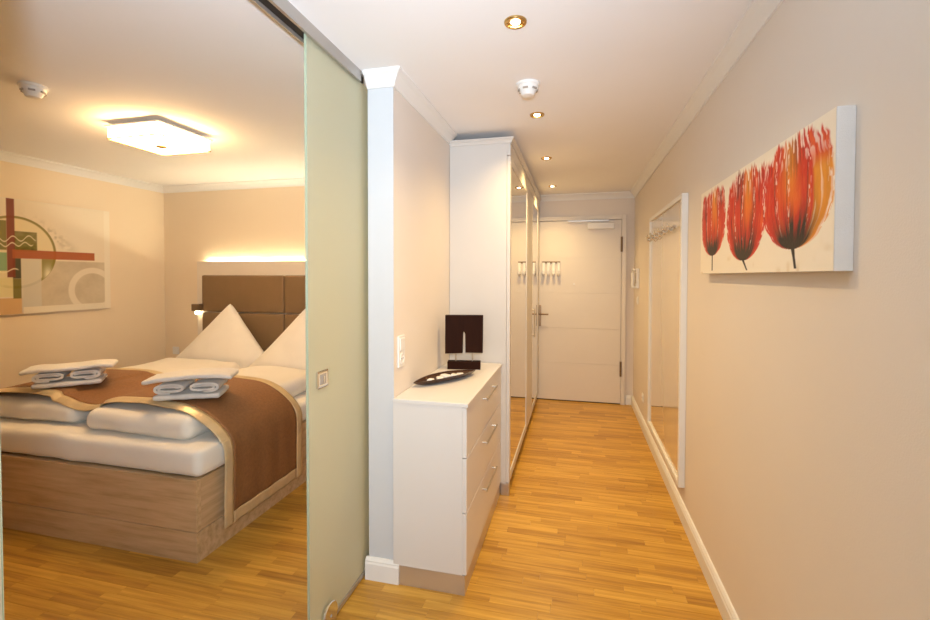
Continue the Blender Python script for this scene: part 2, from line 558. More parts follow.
for i in sorted(single):
    a, b, c, d = strips[i]
    key = (round(b - a, 3), round(d - c, 3))
    if key not in plank_mesh:
        bm = box(-key[0] / 2 + 0.0004, key[0] / 2 - 0.0004, -key[1] / 2 + 0.0004, key[1] / 2 - 0.0004, -0.012, 0.0)
        me = bpy.data.meshes.new('plank')
        bm.to_mesh(me)
        bm.free()
        me.materials.append(M['plank'])
        plank_mesh[key] = me
    o = bpy.data.objects.new('plank', plank_mesh[key])
    o.location = ((a + b) / 2, (c + d) / 2, 0)
    COL.objects.link(o)
    o.parent = floor
bm = bmesh.new()
for i, (a, b, c, d) in enumerate(strips):
    if i not in single:
        bx(bm, a + 0.0004, b - 0.0004, c + 0.0004, d - 0.0004, -0.012, 0)
rest = obj('remaining_planks', bm, 'plank_s', floor)
rest['kind'] = 'stuff'

# ------------------------------------------------------------------ entrance door
door = thing('door_1', 'cream panelled entrance door at the end of the hallway', 'door', (0, ENDY, 0), kind='structure')
DL, DR, DT = -0.455, 0.497, 2.108
gaps = [0.012, 0.45, 0.86, 1.27, 1.68, DT]
obj('leaf', box(DL, DR, -0.022, 0.0, 0.012, DT), 'door', door)
for a, b in zip(gaps, gaps[1:]):
    obj('panel', box(DL, DR, -0.030, -0.022, a + (0.0 if a < 0.1 else 0.0006), b - 0.0006, 0.0005, 1), 'door', door)
fr = bmesh.new()
bx(fr, DR + 0.004, DR + 0.052, -0.038, 0, 0, DT + 0.055, 0.003)
bx(fr, DL - 0.052, DL - 0.004, -0.038, 0, 0, DT + 0.055, 0.003)
bx(fr, DL - 0.004, DR + 0.004, -0.038, 0, DT + 0.006, DT + 0.055, 0.003)
obj('door_frame', fr, 'door', door)
obj('gap_shade', box(DL, DR, -0.02, 0, 0.0, 0.011), 'black', door)  # black strip painted in for the shade of the gap under the leaf
for z in (1.83, 0.41):
    obj('hinge', lathe([(0.011, 0), (0.011, 0.17)], 12, 'z', DR + 0.003, -0.043, z - 0.085), 'hingem', door, smooth='auto')
cl = obj('door_closer', box(0.125, 0.415, -0.085, -0.030, 2.005, 2.075, 0.006), 'white', door, label='white door closer body')
obj('closer_arm', box(-0.095, 0.36, -0.078, -0.060, 2.093, 2.108, 0.002), 'steel', cl, label='steel closer rail')
obj('peephole', lathe([(0.012, 0), (0.012, 0.006), (0.006, 0.008)], 16, 'y', -0.022, -0.038, 1.376), 'white', door, smooth='auto')
hp = obj('handle_plate', box(-0.435, -0.398, -0.039, -0.030, 0.875, 1.125, 0.004), 'handle', door, label='dark metal handle plate')
obj('lever', tube([(-0.416, -0.039, 1.02), (-0.416, -0.075, 1.02), (-0.412, -0.082, 1.02), (-0.40, -0.086, 1.02), (-0.31, -0.086, 1.02)], 0.009, 12), 'handle', hp, smooth='auto')

rail = thing('hook_rail', 'small dark hook rail with whitish glossy hooks mounted on the entrance door', 'hook rail', (-0.285, ENDY - 0.030, 1.625))
obj('bar', box(-0.105, 0.105, -0.012, 0.0, -0.008, 0.016, 0.002), 'hingem', rail)
def hook_bm(x):
    pts = [(x, -0.012, 0.0), (x, -0.014, -0.09), (x, -0.018, -0.125), (x, -0.034, -0.142), (x, -0.05, -0.128), (x, -0.054, -0.10)]
    return tube(pts, 0.018, 10)
for x in (-0.088, -0.03, 0.03, 0.088):
    obj('hook', hook_bm(x), 'acrylic', rail, smooth='auto')

# ------------------------------------------------------------------ right wall: mirror, intercom, switches, tulip canvas
mir = thing('coat_panel', 'tall glossy cream coat panel with chrome hooks on the right hallway wall', 'coat rack', (RW, 3.5, 0.20))
Y0, Y1, ZH = -0.60, 0.62, 1.76
fb = bmesh.new()
FWD = 0.030
bx(fb, -0.036, 0, Y0, Y0 + FWD, 0, ZH, 0.003)
bx(fb, -0.036, 0, Y1 - FWD, Y1, 0, ZH, 0.003)
bx(fb, -0.036, 0, Y0 + FWD, Y1 - FWD, 0, FWD, 0.003)
bx(fb, -0.036, 0, Y0 + FWD, Y1 - FWD, ZH - FWD, ZH, 0.003)
obj('frame', fb, 'trim', mir)
obj('glossy_panel', box(-0.022, -0.002, Y0 + FWD, Y1 - FWD, FWD, ZH - FWD), 'glosspanel', mir)
hr = obj('hook_strip', box(-0.028, -0.0225, -0.37, 0.55, 1.578, 1.598, 0.002), 'chrome', mir, label='chrome hook strip')
for k in range(6):
    yk = -0.34 + 0.172 * k
    bm = tube([(-0.028, yk, 1.588), (-0.05, yk, 1.585), (-0.064, yk, 1.592), (-0.070, yk, 1.612)], 0.008, 10)
    tube([(-0.028, yk, 1.582), (-0.044, yk, 1.560), (-0.058, yk, 1.566), (-0.062, yk, 1.578)], 0.007, 10, bm)
    obj('hook', bm, 'chrome', hr, smooth='auto')

ic = thing('intercom', 'white wall intercom handset near the entrance door', 'intercom', (RW, 5.03, 1.34))
obj('cradle', box(-0.03, 0, -0.045, 0.045, 0, 0.21, 0.006), 'white', ic)
hs = [(-0.032, 0.02, 0.195), (-0.055, 0.02, 0.19), (-0.06, 0.02, 0.16), (-0.052, 0.02, 0.10), (-0.06, 0.02, 0.045), (-0.055, 0.02, 0.012), (-0.032, 0.02, 0.008)]
obj('handset', tube(hs, 0.017, 10), 'white', ic, smooth='auto')
obj('button_row', box(-0.033, -0.03, -0.035, -0.01, 0.05, 0.16, 0.001), 'greyplug', ic)

def plate(name, label, cat, x, y, z, face, n=1, rocker=True):
    """wall plate with n square units stacked upwards; face = +1 looks to +x, -1 to -x"""
    t = thing(name, label, cat, (x, y, z))
    h = 0.071 * n + 0.012
    obj('cover_plate', box(0, 0.009 * face, -0.041, 0.041, 0, h, 0.003), 'white', t)
    for k in range(n):
        zc = 0.006 + 0.071 * (k + 0.5)
        if rocker and k == n - 1:
            obj('rocker', box(0.009 * face, 0.014 * face, -0.029, 0.029, zc - 0.029, zc + 0.029, 0.002), 'white', t)
        else:
            obj('socket_cup', lathe([(0.027, 0), (0.027, 0.003 * face), (0.021, 0.003 * face), (0.020, 0.001 * face)], 24, 'x', 0.009 * face, 0, zc), 'white', t, smooth='auto')
            s = obj('socket_hole', lathe([(0.004, 0), (0.004, 0.003 * face)], 8, 'x', 0.009 * face, 0.009, zc), 'greyplug', t)
            obj('socket_hole', lathe([(0.004, 0), (0.004, 0.003 * face)], 8, 'x', 0.009 * face, -0.009, zc), 'greyplug', t)
    return t
plate('light_switch', 'light switch under the intercom near the entrance door', 'switch', RW, 5.06, 1.17, -1, 1, True)
plate('wall_socket', 'wall socket low on the right wall between coat panel and entrance door', 'socket', RW, 4.62, 0.25, -1, 1, False)
plate('wall_socket', 'white switch and socket plate on the wall above the dresser', 'socket', PX1, 2.07, 1.02, 1, 2, True)

# --- numpy value noise used by the two paintings
def vnoise(x, y, seed):
    r = np.random.default_rng(seed)
    T = r.random((64, 64))
    xi, yi = np.floor(x).astype(int), np.floor(y).astype(int)
    fx, fy = x - xi, y - yi
    fx, fy = fx * fx * (3 - 2 * fx), fy * fy * (3 - 2 * fy)
    g = lambda a, b: T[a % 64, b % 64]
    return (g(xi, yi) * (1 - fx) + g(xi + 1, yi) * fx) * (1 - fy) + (g(xi, yi + 1) * (1 - fx) + g(xi + 1, yi + 1) * fx) * fy

def lin(c):
    c = np.asarray(c, float) / 255.0
    return np.where(c <= 0.04045, c / 12.92, ((c + 0.055) / 1.055) ** 2.4)

def over(img, col, a):
    return img * (1 - a[..., None]) + np.asarray(col)[None, None, :] * a[..., None]

def sstep(a, b, x):
    t = np.clip((x - a) / (b - a), 0, 1)
    return t * t * (3 - 2 * t)

def paint_grid(name, img, origin, du, dv, m, parent):
    """a flat painted face: img rows run bottom to top, columns along du"""
    nv, nu = img.shape[:2]
    uu, vv = np.meshgrid(np.linspace(0, 1, nu), np.linspace(0, 1, nv))
    P = np.asarray(origin)[None, None] + uu[..., None] * np.asarray(du) + vv[..., None] * np.asarray(dv)
    idx = np.arange(nu * nv).reshape(nv, nu)
    F = np.stack([idx[:-1, :-1], idx[:-1, 1:], idx[1:, 1:], idx[1:, :-1]], -1).reshape(-1, 4)
    me = bpy.data.meshes.new(name)
    me.from_pydata(P.reshape(-1, 3).tolist(), [], F.tolist())
    at = me.color_attributes.new('paint', 'FLOAT_COLOR', 'POINT')
    rgba = np.concatenate([np.clip(img, 0, 1), np.ones((nv, nu, 1))], -1).astype(np.float32)
    at.data.foreach_set('color', rgba.reshape(-1))
    me.materials.append(m)
    o = bpy.data.objects.new(name, me)
    COL.objects.link(o)
    o.parent = parent
    return o

def tulip_image(nu=600, nv=210):
    u, v = np.meshgrid(np.linspace(0, 1, nu), np.linspace(0, 1, nv))
    img = np.ones((nv, nu, 3)) * lin((242, 232, 214))
    blot = vnoise(u * 40, v * 14, 3) * vnoise(u * 12, v * 5, 4)
    img = over(img, lin((214, 190, 150)), sstep(0.42, 0.75, blot) * sstep(0.35, 0.05, v) * 0.7)
    red, dred, org, yel, blk, wht = (lin(c) for c in ((206, 34, 6), (128, 10, 6), (228, 92, 10), (238, 158, 34), (22, 8, 6), (248, 232, 220)))
    specs = [(0.165, 0.205, 0.160, 21, 0.15, 0.0), (0.492, 0.115, 0.176, 33, 0.15, 0.012), (0.822, 0.165, 0.190, 47, -0.08, -0.01)]
    for k, (u0, v0, hw, sd, yc, lean) in enumerate(specs):
        y = (v - v0) / (0.985 - v0)
        yy = np.clip(y, 0.0001, 1.2)
        x = (u - u0 - lean * y) / hw
        half = np.where(yy < 0.5, np.sqrt(np.clip(1 - (1 - yy / 0.5) ** 2, 0, 1)) ** 0.9, 1 - 0.2 * ((np.clip(yy, 0.5, 1.2) - 0.5) / 0.5) ** 1.5) * (0.97 + 0.05 * (vnoise(yy * 22, u * 0 + 1, sd + 9) - 0.5))
        p = x / np.maximum(half, 0.02)
        ragged = 0.965 + 0.07 * (vnoise(p * 9 + 20, p * 0, sd) - 0.5) + 0.09 * (vnoise(p * 30 + 20, y * 3, sd + 1) - 0.5) - 0.06 * (np.abs(p) > 0.62)
        body = sstep(1.02, 0.96, np.abs(p)) * (y > -0.005) * sstep(0.03, -0.03, y - ragged)
        st = vnoise(p * 7 + 30, y * 2.4 + 3, sd + 2) * 0.6 + vnoise(p * 26 + 70, y * 5 + 3, sd + 3) * 0.4
        c = np.ones_like(img) * red
        c = over(c, org, sstep(0.60, 0.78, st) * 0.7)
        c = over(c, dred, sstep(0.46, 0.28, st) * 0.85)
        mid = np.exp(-((p - yc) / 0.20) ** 2) * sstep(0.32, 0.62, y)
        c = over(c, yel, np.clip(mid * (0.65 + 0.6 * (st - 0.4)), 0, 0.95))
        c = over(c, org, np.exp(-((p - yc + 0.02) / 0.30) ** 2) * sstep(0.2, 0.5, y) * sstep(0.8, 0.45, y) * 0.5)
        if k == 2:
            rp = sstep(0.50, 0.60, p) * sstep(0.78, 0.60, y)
            c = over(c, yel * 0.92, rp * (0.75 + 0.25 * st))
            c = over(c, wht, rp * sstep(0.66, 0.76, vnoise(p * 22 + 7, y * 4, 99)) * 0.5)
        # seams of the petals: dark lines bordered by dabs of white
        for pc, wd in ((-0.58, 0.022), (0.42, 0.022), (-0.18, 0.014)):
            pw = pc * (0.85 + 0.2 * y)
            seam = np.exp(-((p - pw) / wd) ** 2) * sstep(0.92, 0.6, y)
            c = over(c, dred * 0.35, seam * 0.6)
            dab = np.exp(-((p - pw - 0.05) / 0.032) ** 2) * sstep(0.60, 0.72, vnoise(p * 60 + 5, y * 26, sd + 5))
            c = over(c, wht, dab * 0.85)
        edge = sstep(0.84, 0.96, np.abs(p)) * sstep(0.58, 0.7, vnoise(p * 40 + 11, y * 24, sd + 6)) * sstep(0.85, 0.6, y)
        c = over(c, wht, edge * 0.9)
        tipw = sstep(0.66, 0.9, y) * sstep(0.60, 0.74, vnoise(p * 26 + 40, y * 9, sd + 7))
        c = over(c, wht, tipw * 0.75)
        dark = np.exp(-(yy / 0.20) ** 2) * (0.55 + 0.9 * st) * sstep(0.95, 0.5, np.abs(p))
        rays = sstep(0.50, 0.75, vnoise(p * 14 + 55, y * 1.2, sd + 8)) * sstep(0.52, 0.1, y) * sstep(0.9, 0.3, np.abs(p)) * 0.8
        c = over(c, blk, np.clip(dark * 1.25 + rays, 0, 1))
        img = img * (1 - body[..., None]) + c * body[..., None]
        slant = (0.0, -0.35, -0.10)[k]
        sx = (u - u0 - slant * (v0 - v) * -1.0) * 1.19
        stem = sstep(0.010, 0.005, np.abs(sx) - 0.006 * np.clip((v - v0 + 0.06) / 0.1, 0, 1) * (k > 0)) * (v < v0 + 0.05) * (v > (0.03, 0.02, 0.02)[k])
        img = over(img, blk, stem.astype(float) if stem.dtype == bool else stem)
    return img

can = thing('tulip_canvas', 'wide canvas painting of three red and orange tulips on the right wall', 'painting', (RW, 1.855, 1.48))
obj('canvas_body', box(-0.040, 0, -0.595, 0.595, 0, 0.393, 0.002), 'canvas', can)
paint_grid('painted_face', tulip_image(), (-0.0406, 0.594, 0.001), (0, -1.188, 0), (0, 0, 0.391), paint_mat('tulip_paint'), can)

def abstract_image(nu=460, nv=300):
    # real wall coordinates: Y 1.86..3.284, Z 1.163..2.058
    Yc, Zc = np.meshgrid(np.linspace(1.86, 3.284, nu), np.linspace(1.163, 2.058, nv))
    img = np.ones((nv, nu, 3)) * lin((232, 220, 198))
    n1 = vnoise(Yc * 9, Zc * 9, 61) * 0.5 + vnoise(Yc * 24, Zc * 24, 62) * 0.3 + vnoise(Yc * 60, Zc * 60, 63) * 0.2
    def rect(y0, y1, z0, z1, e=0.004):
        return sstep(y0 - e, y0 + e, Yc) * sstep(y1 + e, y1 - e, Yc) * sstep(z0 - e, z0 + e, Zc) * sstep(z1 + e, z1 - e, Zc)
    smear = np.exp(-(((Yc - 2.82) / 0.16) ** 2 + ((Zc - 1.87 + (Yc - 2.72) * 0.75) / 0.05) ** 2)) * sstep(0.42, 0.62, n1)
    img = over(img, lin((170, 158, 130)), smear * 0.7)
    img = over(img, lin((190, 176, 150)), rect(2.60, 3.232, 1.215, 1.585) * (0.75 + 0.5 * (n1 - 0.5)))
    img = over(img, lin((205, 160, 100)), rect(1.86, 2.60, 1.163, 1.29) * 0.85)
    d = np.hypot(Yc - 2.555, Zc - 1.645)
    disc = sstep(0.283, 0.277, d)
    img = over(img, lin((226, 212, 170)), disc * 0.8)
    img = over(img, lin((122, 112, 28)), sstep(0.285, 0.279, d) * sstep(0.258, 0.268, d) * 0.9)
    img = over(img, lin((126, 116, 36)), disc * rect(2.73, 2.90, 1.30, 1.60) * 0.9)
    img = over(img, lin((232, 226, 196)), np.exp(-(((Yc - 2.775) / 0.03) ** 2 + ((Zc - 1.47) / 0.06) ** 2)) * disc)
    olive = lin((104, 98, 20))
    img = over(img, olive, rect(1.9, 2.50, 1.66, 1.885) * 0.9)
    img = over(img, olive * (1.0), rect(2.545, 2.70, 1.655, 1.81) * (0.7 + 0.5 * n1))
    img = over(img, lin((120, 164, 120)), rect(2.2, 2.50, 1.50, 1.64) * 0.9)
    img = over(img, lin((224, 214, 160)), rect(2.2, 2.54, 1.30, 1.445) * (0.7 + 0.4 * n1))
    img = over(img, lin((40, 44, 14)), rect(2.535, 2.59, 1.44, 1.60) * 0.95)
    img = over(img, lin((112, 104, 26)), rect(2.535, 2.59, 1.285, 1.44) * 0.95)
    img = over(img, lin((208, 204, 192)), rect(2.59, 2.725, 1.17, 1.605) * (0.85 + 0.25 * (n1 - 0.5)))
    bar = lin((122, 46, 22))
    img = over(img, bar, rect(2.500, 2.552, 1.45, 2.058) * 0.97)
    img = over(img, lin((166, 82, 36)), rect(2.535, 3.145, 1.598, 1.666) * 0.97)
    # white brush scrawls over the cross
    for (a, b0, amp, fr, z0) in ((2.44, 2.70, 0.02, 60, 1.745), (2.44, 2.68, 0.014, 75, 1.70), (2.42, 2.58, 0.012, 50, 1.50)):
        line = np.abs(Zc - (z0 + amp * np.sin(Yc * fr) + 0.1 * (Yc - 2.5)))
        img = over(img, lin((236, 226, 190)), sstep(0.007, 0.003, line) * sstep(a, a + 0.02, Yc) * sstep(b0, b0 - 0.02, Yc) * 0.75)
    d2 = np.hypot(Yc - 3.125, Zc - 1.335)
    ring = sstep(0.205, 0.195, d2) * sstep(0.145, 0.155, d2) * rect(2.60, 3.232, 1.215, 1.60)
    img = over(img, lin((230, 220, 200)), ring * 0.9)
    img = over(img, lin((233, 224, 204)), rect(2.60, 3.284, 1.163, 1.215))
    img = over(img, lin((236, 227, 208)), rect(3.232, 3.284, 1.163, 2.058))
    return img
can2 = thing('abstract_canvas', 'abstract canvas with a brown cross and green circle on the bedroom wall', 'painting', (LW + 0.003, 2.615, 1.158))
can2.scale = (1, 1.0166, 1.0166)
obj('canvas_body', box(0, 0.030, -0.712, 0.712, 0, 0.895, 0.002), 'canvas', can2)
paint_grid('painted_face', abstract_image(), (0.0306, -0.711, 0.001), (0, 1.422, 0), (0, 0, 0.893), paint_mat('abstract_paint'), can2)

# ------------------------------------------------------------------ ceiling fittings
def make_spot():
    t = thing('ceiling_spot', 'x', 'spotlight', (0, 0, H), group='recessed hallway spotlights')
    ring = [(0.030, -0.002), (0.032, -0.0075), (0.040, -0.0075), (0.0425, -0.004), (0.0425, 0.0), (0.030, 0.0)]
    bm = bmesh.new()
    n = 36
    rings = [[bm.verts.new((r * math.cos(2 * math.pi * k / n), r * math.sin(2 * math.pi * k / n), z)) for k in range(n)] for r, z in ring]
    for a, b in zip(rings, rings[1:] + rings[:1]):
        for k in range(n):
            bm.faces.new((a[k], a[(k + 1) % n], b[(k + 1) % n], b[k]))
    bmesh.ops.recalc_face_normals(bm, faces=bm.faces)
    obj('trim_ring', bm, 'brass', t, smooth='auto')
    obj('reflector', lathe([(0.030, -0.0018), (0.030, 0.0)], 24), 'brass', t, smooth='auto')
    obj('bulb', lathe([(0.010, -0.008), (0.016, -0.006), (0.0185, -0.0022), (0.0185, -0.0018)], 24), 'bulb', t, smooth='auto')
    return t
spots = [(-0.227, 1.702, 'brass recessed ceiling spotlight nearest the viewer, before the smoke detector'),
         (-0.230, 2.700, 'brass recessed ceiling spotlight just behind the hallway smoke detector'),
         (-0.238, 3.704, 'third brass recessed ceiling spotlight, beside the wardrobe'),
         (-0.250, 4.862, 'brass recessed ceiling spotlight closest to the entrance door')]
proto = make_spot()
for i, (x, y, lab) in enumerate(spots):
    o = proto if i == 0 else copy_tree(proto)
    o.location = (x, y, H)
    o['label'] = lab
    d = bpy.data.lights.new('spot_lamp', 'SPOT')
    d.energy, d.color, d.shadow_soft_size = SPOT_W, SPOT_COL, 0.03
    d.spot_size, d.spot_blend = math.radians(138), 1.0
    lo = bpy.data.objects.new('spot_lamp', d)
    lo.location = (x, y, H - 0.014)
    COL.objects.link(lo)

def smoke_detector(x, y, label):
    t = thing('smoke_detector', label, 'smoke detector', (x, y, H), rotz=math.radians(20), group='ceiling smoke detectors')
    obj('mount_base', lathe([(0.055, -0.014), (0.058, -0.010), (0.058, 0.0)], 40), 'white', t, smooth='auto')
    hd = obj('sensor_head', lathe([(0.012, -0.062), (0.03, -0.058), (0.034, -0.05), (0.040, -0.038), (0.050, -0.026), (0.052, -0.014)], 40), 'white', t, smooth='auto')
    for k in range(6):
        a = 2 * math.pi * k / 6
        bm = box(-0.013, 0.013, -0.003, 0.003, -0.004, 0.004)
        bmesh.ops.rotate(bm, verts=bm.verts, cent=(0, 0, 0), matrix=Matrix.Rotation(math.pi / 2 + a, 3, 'Z'))
        bmesh.ops.translate(bm, verts=bm.verts, vec=(0.0455 * math.cos(a), 0.0455 * math.sin(a), -0.032))
        obj('vent_slot', bm, 'greyplug', t)
    return t
smoke_detector(-0.238, 2.264, 'white smoke detector on the hallway ceiling between two spotlights')
smoke_detector(-2.66, 1.70, 'white smoke detector on the bedroom ceiling left of the square lamp')

lamp = thing('ceiling_lamp', 'glowing square white glass ceiling lamp over the bed', 'ceiling lamp', (-2.63, 2.393, H))
obj('canopy', box(-0.11, 0.11, -0.11, 0.11, -0.024, 0.0, 0.003), 'white', lamp)
obj('top_plate', box(-0.208, 0.208, -0.208, 0.208, -0.034, -0.024, 0.002), 'white', lamp)
obj('glass_shade', box(-0.195, 0.195, -0.195, 0.195, -0.104, -0.036, 0.004), 'lampglass', lamp)
bm = bmesh.new()
for sx in (-1, 1):
    bx(bm, sx * 0.1925, sx * 0.1985, -0.1985, 0.1985, -0.1085, -0.1015) if sx > 0 else bx(bm, -0.1985, -0.1925, -0.1985, 0.1985, -0.1085, -0.1015)
    bx(bm, -0.1925, 0.1925, min(sx * 0.1925, sx * 0.1985), max(sx * 0.1925, sx * 0.1985), -0.1085, -0.1015)
obj('shade_rim', bm, 'brass', lamp)
obj('finial', lathe([(0.028, -0.120), (0.033, -0.116), (0.033, -0.104)], 28), 'brass', lamp, smooth='auto')

# ------------------------------------------------------------------ sliding glass door
gd = thing('sliding_glass_door', 'frosted green glass sliding door hanging beside the pillar', 'sliding door', (-1.0, 1.525, 0.010))
obj('glass_pane', box(-0.005, 0.005, 0.002, 0.93, 0, 2.372, 0.001), 'frost', gd)
obj('glass_rim', box(-0.005, 0.005, 0.0, 0.0016, 0, 2.372), 'glassedge', gd)
bm = box(0.0052, 0.014, 0.050, 0.130, 1.006, 1.076, 0.008)
lk = obj('flush_handle', bm, 'chrome', gd, label='square chrome flush handle')
obj('handle_recess', box(0.014, 0.0155, 0.068, 0.112, 1.020, 1.062, 0.0007), 'greyplug', lk)
obj('thumb_turn', box(0.0155, 0.020, 0.086, 0.094, 1.027, 1.055, 0.001), 'chrome', lk)
obj('bottom_channel', box(0.0052, 0.012, 0.002, 0.93, 0.0, 0.022, 0.001), 'alu', gd)
gb = obj('guide_disc', lathe([(0.052, 0.0125), (0.055, 0.016), (0.055, 0.021), (0.052, 0.024)], 40, 'x', 0, 0.125, 0.046), 'chrome', gd, smooth='auto', label='round chrome floor guide disc')
obj('disc_screw', lathe([(0.006, 0.024), (0.005, 0.026)], 12, 'x', 0, 0.125, 0.046), 'greyplug', gb)
gd2 = thing('sliding_glass_door', 'second frosted glass door leaf whose edge shows at the left border', 'sliding door', (-1.0, -0.50, 0.010))
obj('glass_pane', box(-0.005, 0.005, 0, 1.073, 0, 2.372, 0.001), 'frost', gd2)
obj('glass_rim', box(-0.005, 0.005, 1.0735, 1.075, 0, 2.372), 'glassedge', gd2)
tr = thing('door_track', 'aluminium ceiling track of the sliding glass door', 'track', (-1.0, 0, H))
bm = bmesh.new()
bx(bm, 0.012, 0.024, -0.58, 1.935, -0.05, 0)
bx(bm, -0.034, 0.012, -0.58, 1.985, -0.010, 0)
obj('rail_profile', bm, 'alu', tr)
obj('far_lip', box(-0.042, -0.034, -0.58, 1.985, -0.050, 0), 'plinth', tr)
obj('slot_shade', box(-0.033, 0.0115, -0.58, 1.985, -0.037, -0.011), 'black', tr)  # black fill standing in for the shade inside the hollow track

# ------------------------------------------------------------------ dresser with statue and bowl
dr = thing('dresser', 'white three drawer dresser standing against the hallway partition', 'dresser', (PX1, 1.972, 0))
DW, DL2, DH = 0.345, 0.973, 0.887
obj('body', box(0.002, DW - 0.005, 0, DL2, 0.092, DH - 0.018, 0.001), 'lacquer', dr)
obj('top_board', box(0.002, DW + 0.022, -0.003, DL2, DH - 0.018, DH, 0.002), 'lacquer', dr)
obj('plinth', box(0.032, DW + 0.008, 0.0, DL2, 0, 0.092), 'plinth', dr)
for a, b in ((0.094, 0.378), (0.382, 0.632), (0.636, 0.866)):
    w = obj('drawer', box(DW - 0.005, DW + 0.015, 0.001, DL2 - 0.001, a, b, 0.0015, 1), 'lacquer', dr)
    zc = b - 0.055
    yc = 0.515
    bm = tube([(DW + 0.041, yc - 0.155, zc), (DW + 0.041, yc + 0.155, zc)], 0.0055, 10)
    for s in (-0.14, 0.14):
        tube([(DW + 0.013, yc + s, zc), (DW + 0.041, yc + s, zc)], 0.0055, 10, bm)
    obj('handle', bm, 'steel', w, smooth='auto', label='steel bar handle')

st = thing('wooden_sculpture', 'dark wooden block sculpture with a slit standing on the dresser', 'sculpture', (-0.678, 2.73, DH), rotz=math.radians(11))
obj('pedestal', box(-0.103, 0.103, -0.035, 0.035, 0, 0.046, 0.002), 'darkwood', st)
for x in (-0.052, 0.052):
    obj('pin', tube([(x, 0, 0.044), (x, 0, 0.112)], 0.0035, 8), 'steel', st, smooth='auto')
pts = [(-0.118, 0.096), (-0.010, 0.100), (-0.007, 0.222), (0.0, 0.235), (0.007, 0.222), (0.009, 0.104), (0.117, 0.102), (0.119, 0.335), (-0.117, 0.335)]
blk = extrude_poly(pts, 'y', -0.024, 0.024)
obj('carved_block', blk, 'darkwood', st)

bw = thing('boat_bowl', 'dark wooden boat shaped bowl lying on the dresser', 'bowl', (-0.693, 2.385, DH), rotz=math.radians(-31))
def boat(nu=28, nv=12):
    bm = bmesh.new()
    Lh, Wd, hh, th = 0.235, 0.066, 0.036, 0.006
    def pt(u, v, inner):
        w = Wd * max(1 - abs(u) ** 2.0, 0.0) ** 0.85
        rim = hh - 0.010 * u * u
        keel = 0.026 * abs(u) ** 5
        if inner:
            w = max(w - th, 0.0)
            keel += th * (1 - abs(u) ** 8)
        z = keel + (rim - keel) * abs(v) ** 2.2
        return Vector((v * w, u * Lh, max(z, 0.0)))
    def sheet(inner):
        return [[bm.verts.new(pt(-1 + 2 * i / nu, -1 + 2 * j / nv, inner)) for j in range(nv + 1)] for i in range(nu + 1)]
    A, B = sheet(False), sheet(True)
    for i in range(nu):
        for j in range(nv):
            bm.faces.new((A[i][j], A[i][j + 1], A[i + 1][j + 1], A[i + 1][j]))
            bm.faces.new((B[i][j], B[i + 1][j], B[i + 1][j + 1], B[i][j + 1]))
        for j, in ((0,), (nv,)):
            bm.faces.new((A[i][j], A[i + 1][j], B[i + 1][j], B[i][j]))
    bmesh.ops.remove_doubles(bm, verts=bm.verts, dist=0.0004)
    bmesh.ops.recalc_face_normals(bm, faces=bm.faces)
    return bm
obj('bowl_shell', boat(), 'bowl', bw, smooth='auto')
glints = [(-0.004, -0.112, 0.022, 'white highlight lump at the near tip end of the boat bowl'),
           (0.008, -0.056, 0.026, 'second white highlight lump from the near tip in the boat bowl'),
           (-0.008, 0.0, 0.030, 'largest white highlight lump in the middle of the boat bowl'),
           (0.008, 0.058, 0.024, 'second white highlight lump from the far tip in the boat bowl'),
           (-0.002, 0.108, 0.020, 'white highlight lump at the far tip end of the boat bowl')]
ca, sa = math.cos(math.radians(-31)), math.sin(math.radians(-31))
for k, (px, py, r, lab) in enumerate(glints):  # white lumps added in place of the glossy highlights on the bowl
    bm = soft_box(r * 1.5, r * 2.0, r * 0.75, r * 0.37, (8, 8, 6), 0, 0.002, 40, k)
    tag(obj('glint', bm, 'glint_white', None, True, (-0.693 + ca * px - sa * py, 2.385 + sa * px + ca * py, DH + 0.0125), 0.5 * k), lab, 'glint', 'white highlight lumps in the boat bowl')

# ------------------------------------------------------------------ wardrobe with mirrored doors
wa = thing('wardrobe', 'tall cream wardrobe with mirrored doors lining the hallway', 'wardrobe', (PX1, 2.953, 0))
WX, WL, WH = 0.392, 2.425, 2.375     # depth, length, height
obj('carcass', box(0.002, WX, 0, WL, 0.085, WH - 0.02, 0.001), 'lacquer_w', wa)
obj('cornice', sweep([(0, WH - 0.035), (0.006, WH - 0.035), (0.012, WH - 0.02), (0.022, WH - 0.008), (0.022, WH), (0, WH)], [(0.002, 0.0), (WX + 0.024, 0.0), (WX + 0.024, WL)], -1), 'lacquer_w', wa)
obj('top_board', box(0.002, WX + 0.024, 0.0, WL, WH - 0.02, WH), 'lacquer_w', wa)
obj('plinth', box(0.01, WX - 0.025, 0.03, WL, 0, 0.085), 'plinth', wa)
obj('corner_foot', box(WX - 0.035, WX + 0.022, 0.002, 0.05, 0, 0.085, 0.002), 'steel', wa, label='steel corner foot')
obj('header', box(WX, WX + 0.024, 0.0, WL, WH - 0.115, WH - 0.035, 0.002), 'lacquer_w', wa)
dz0, dz1 = 0.088, WH - 0.118
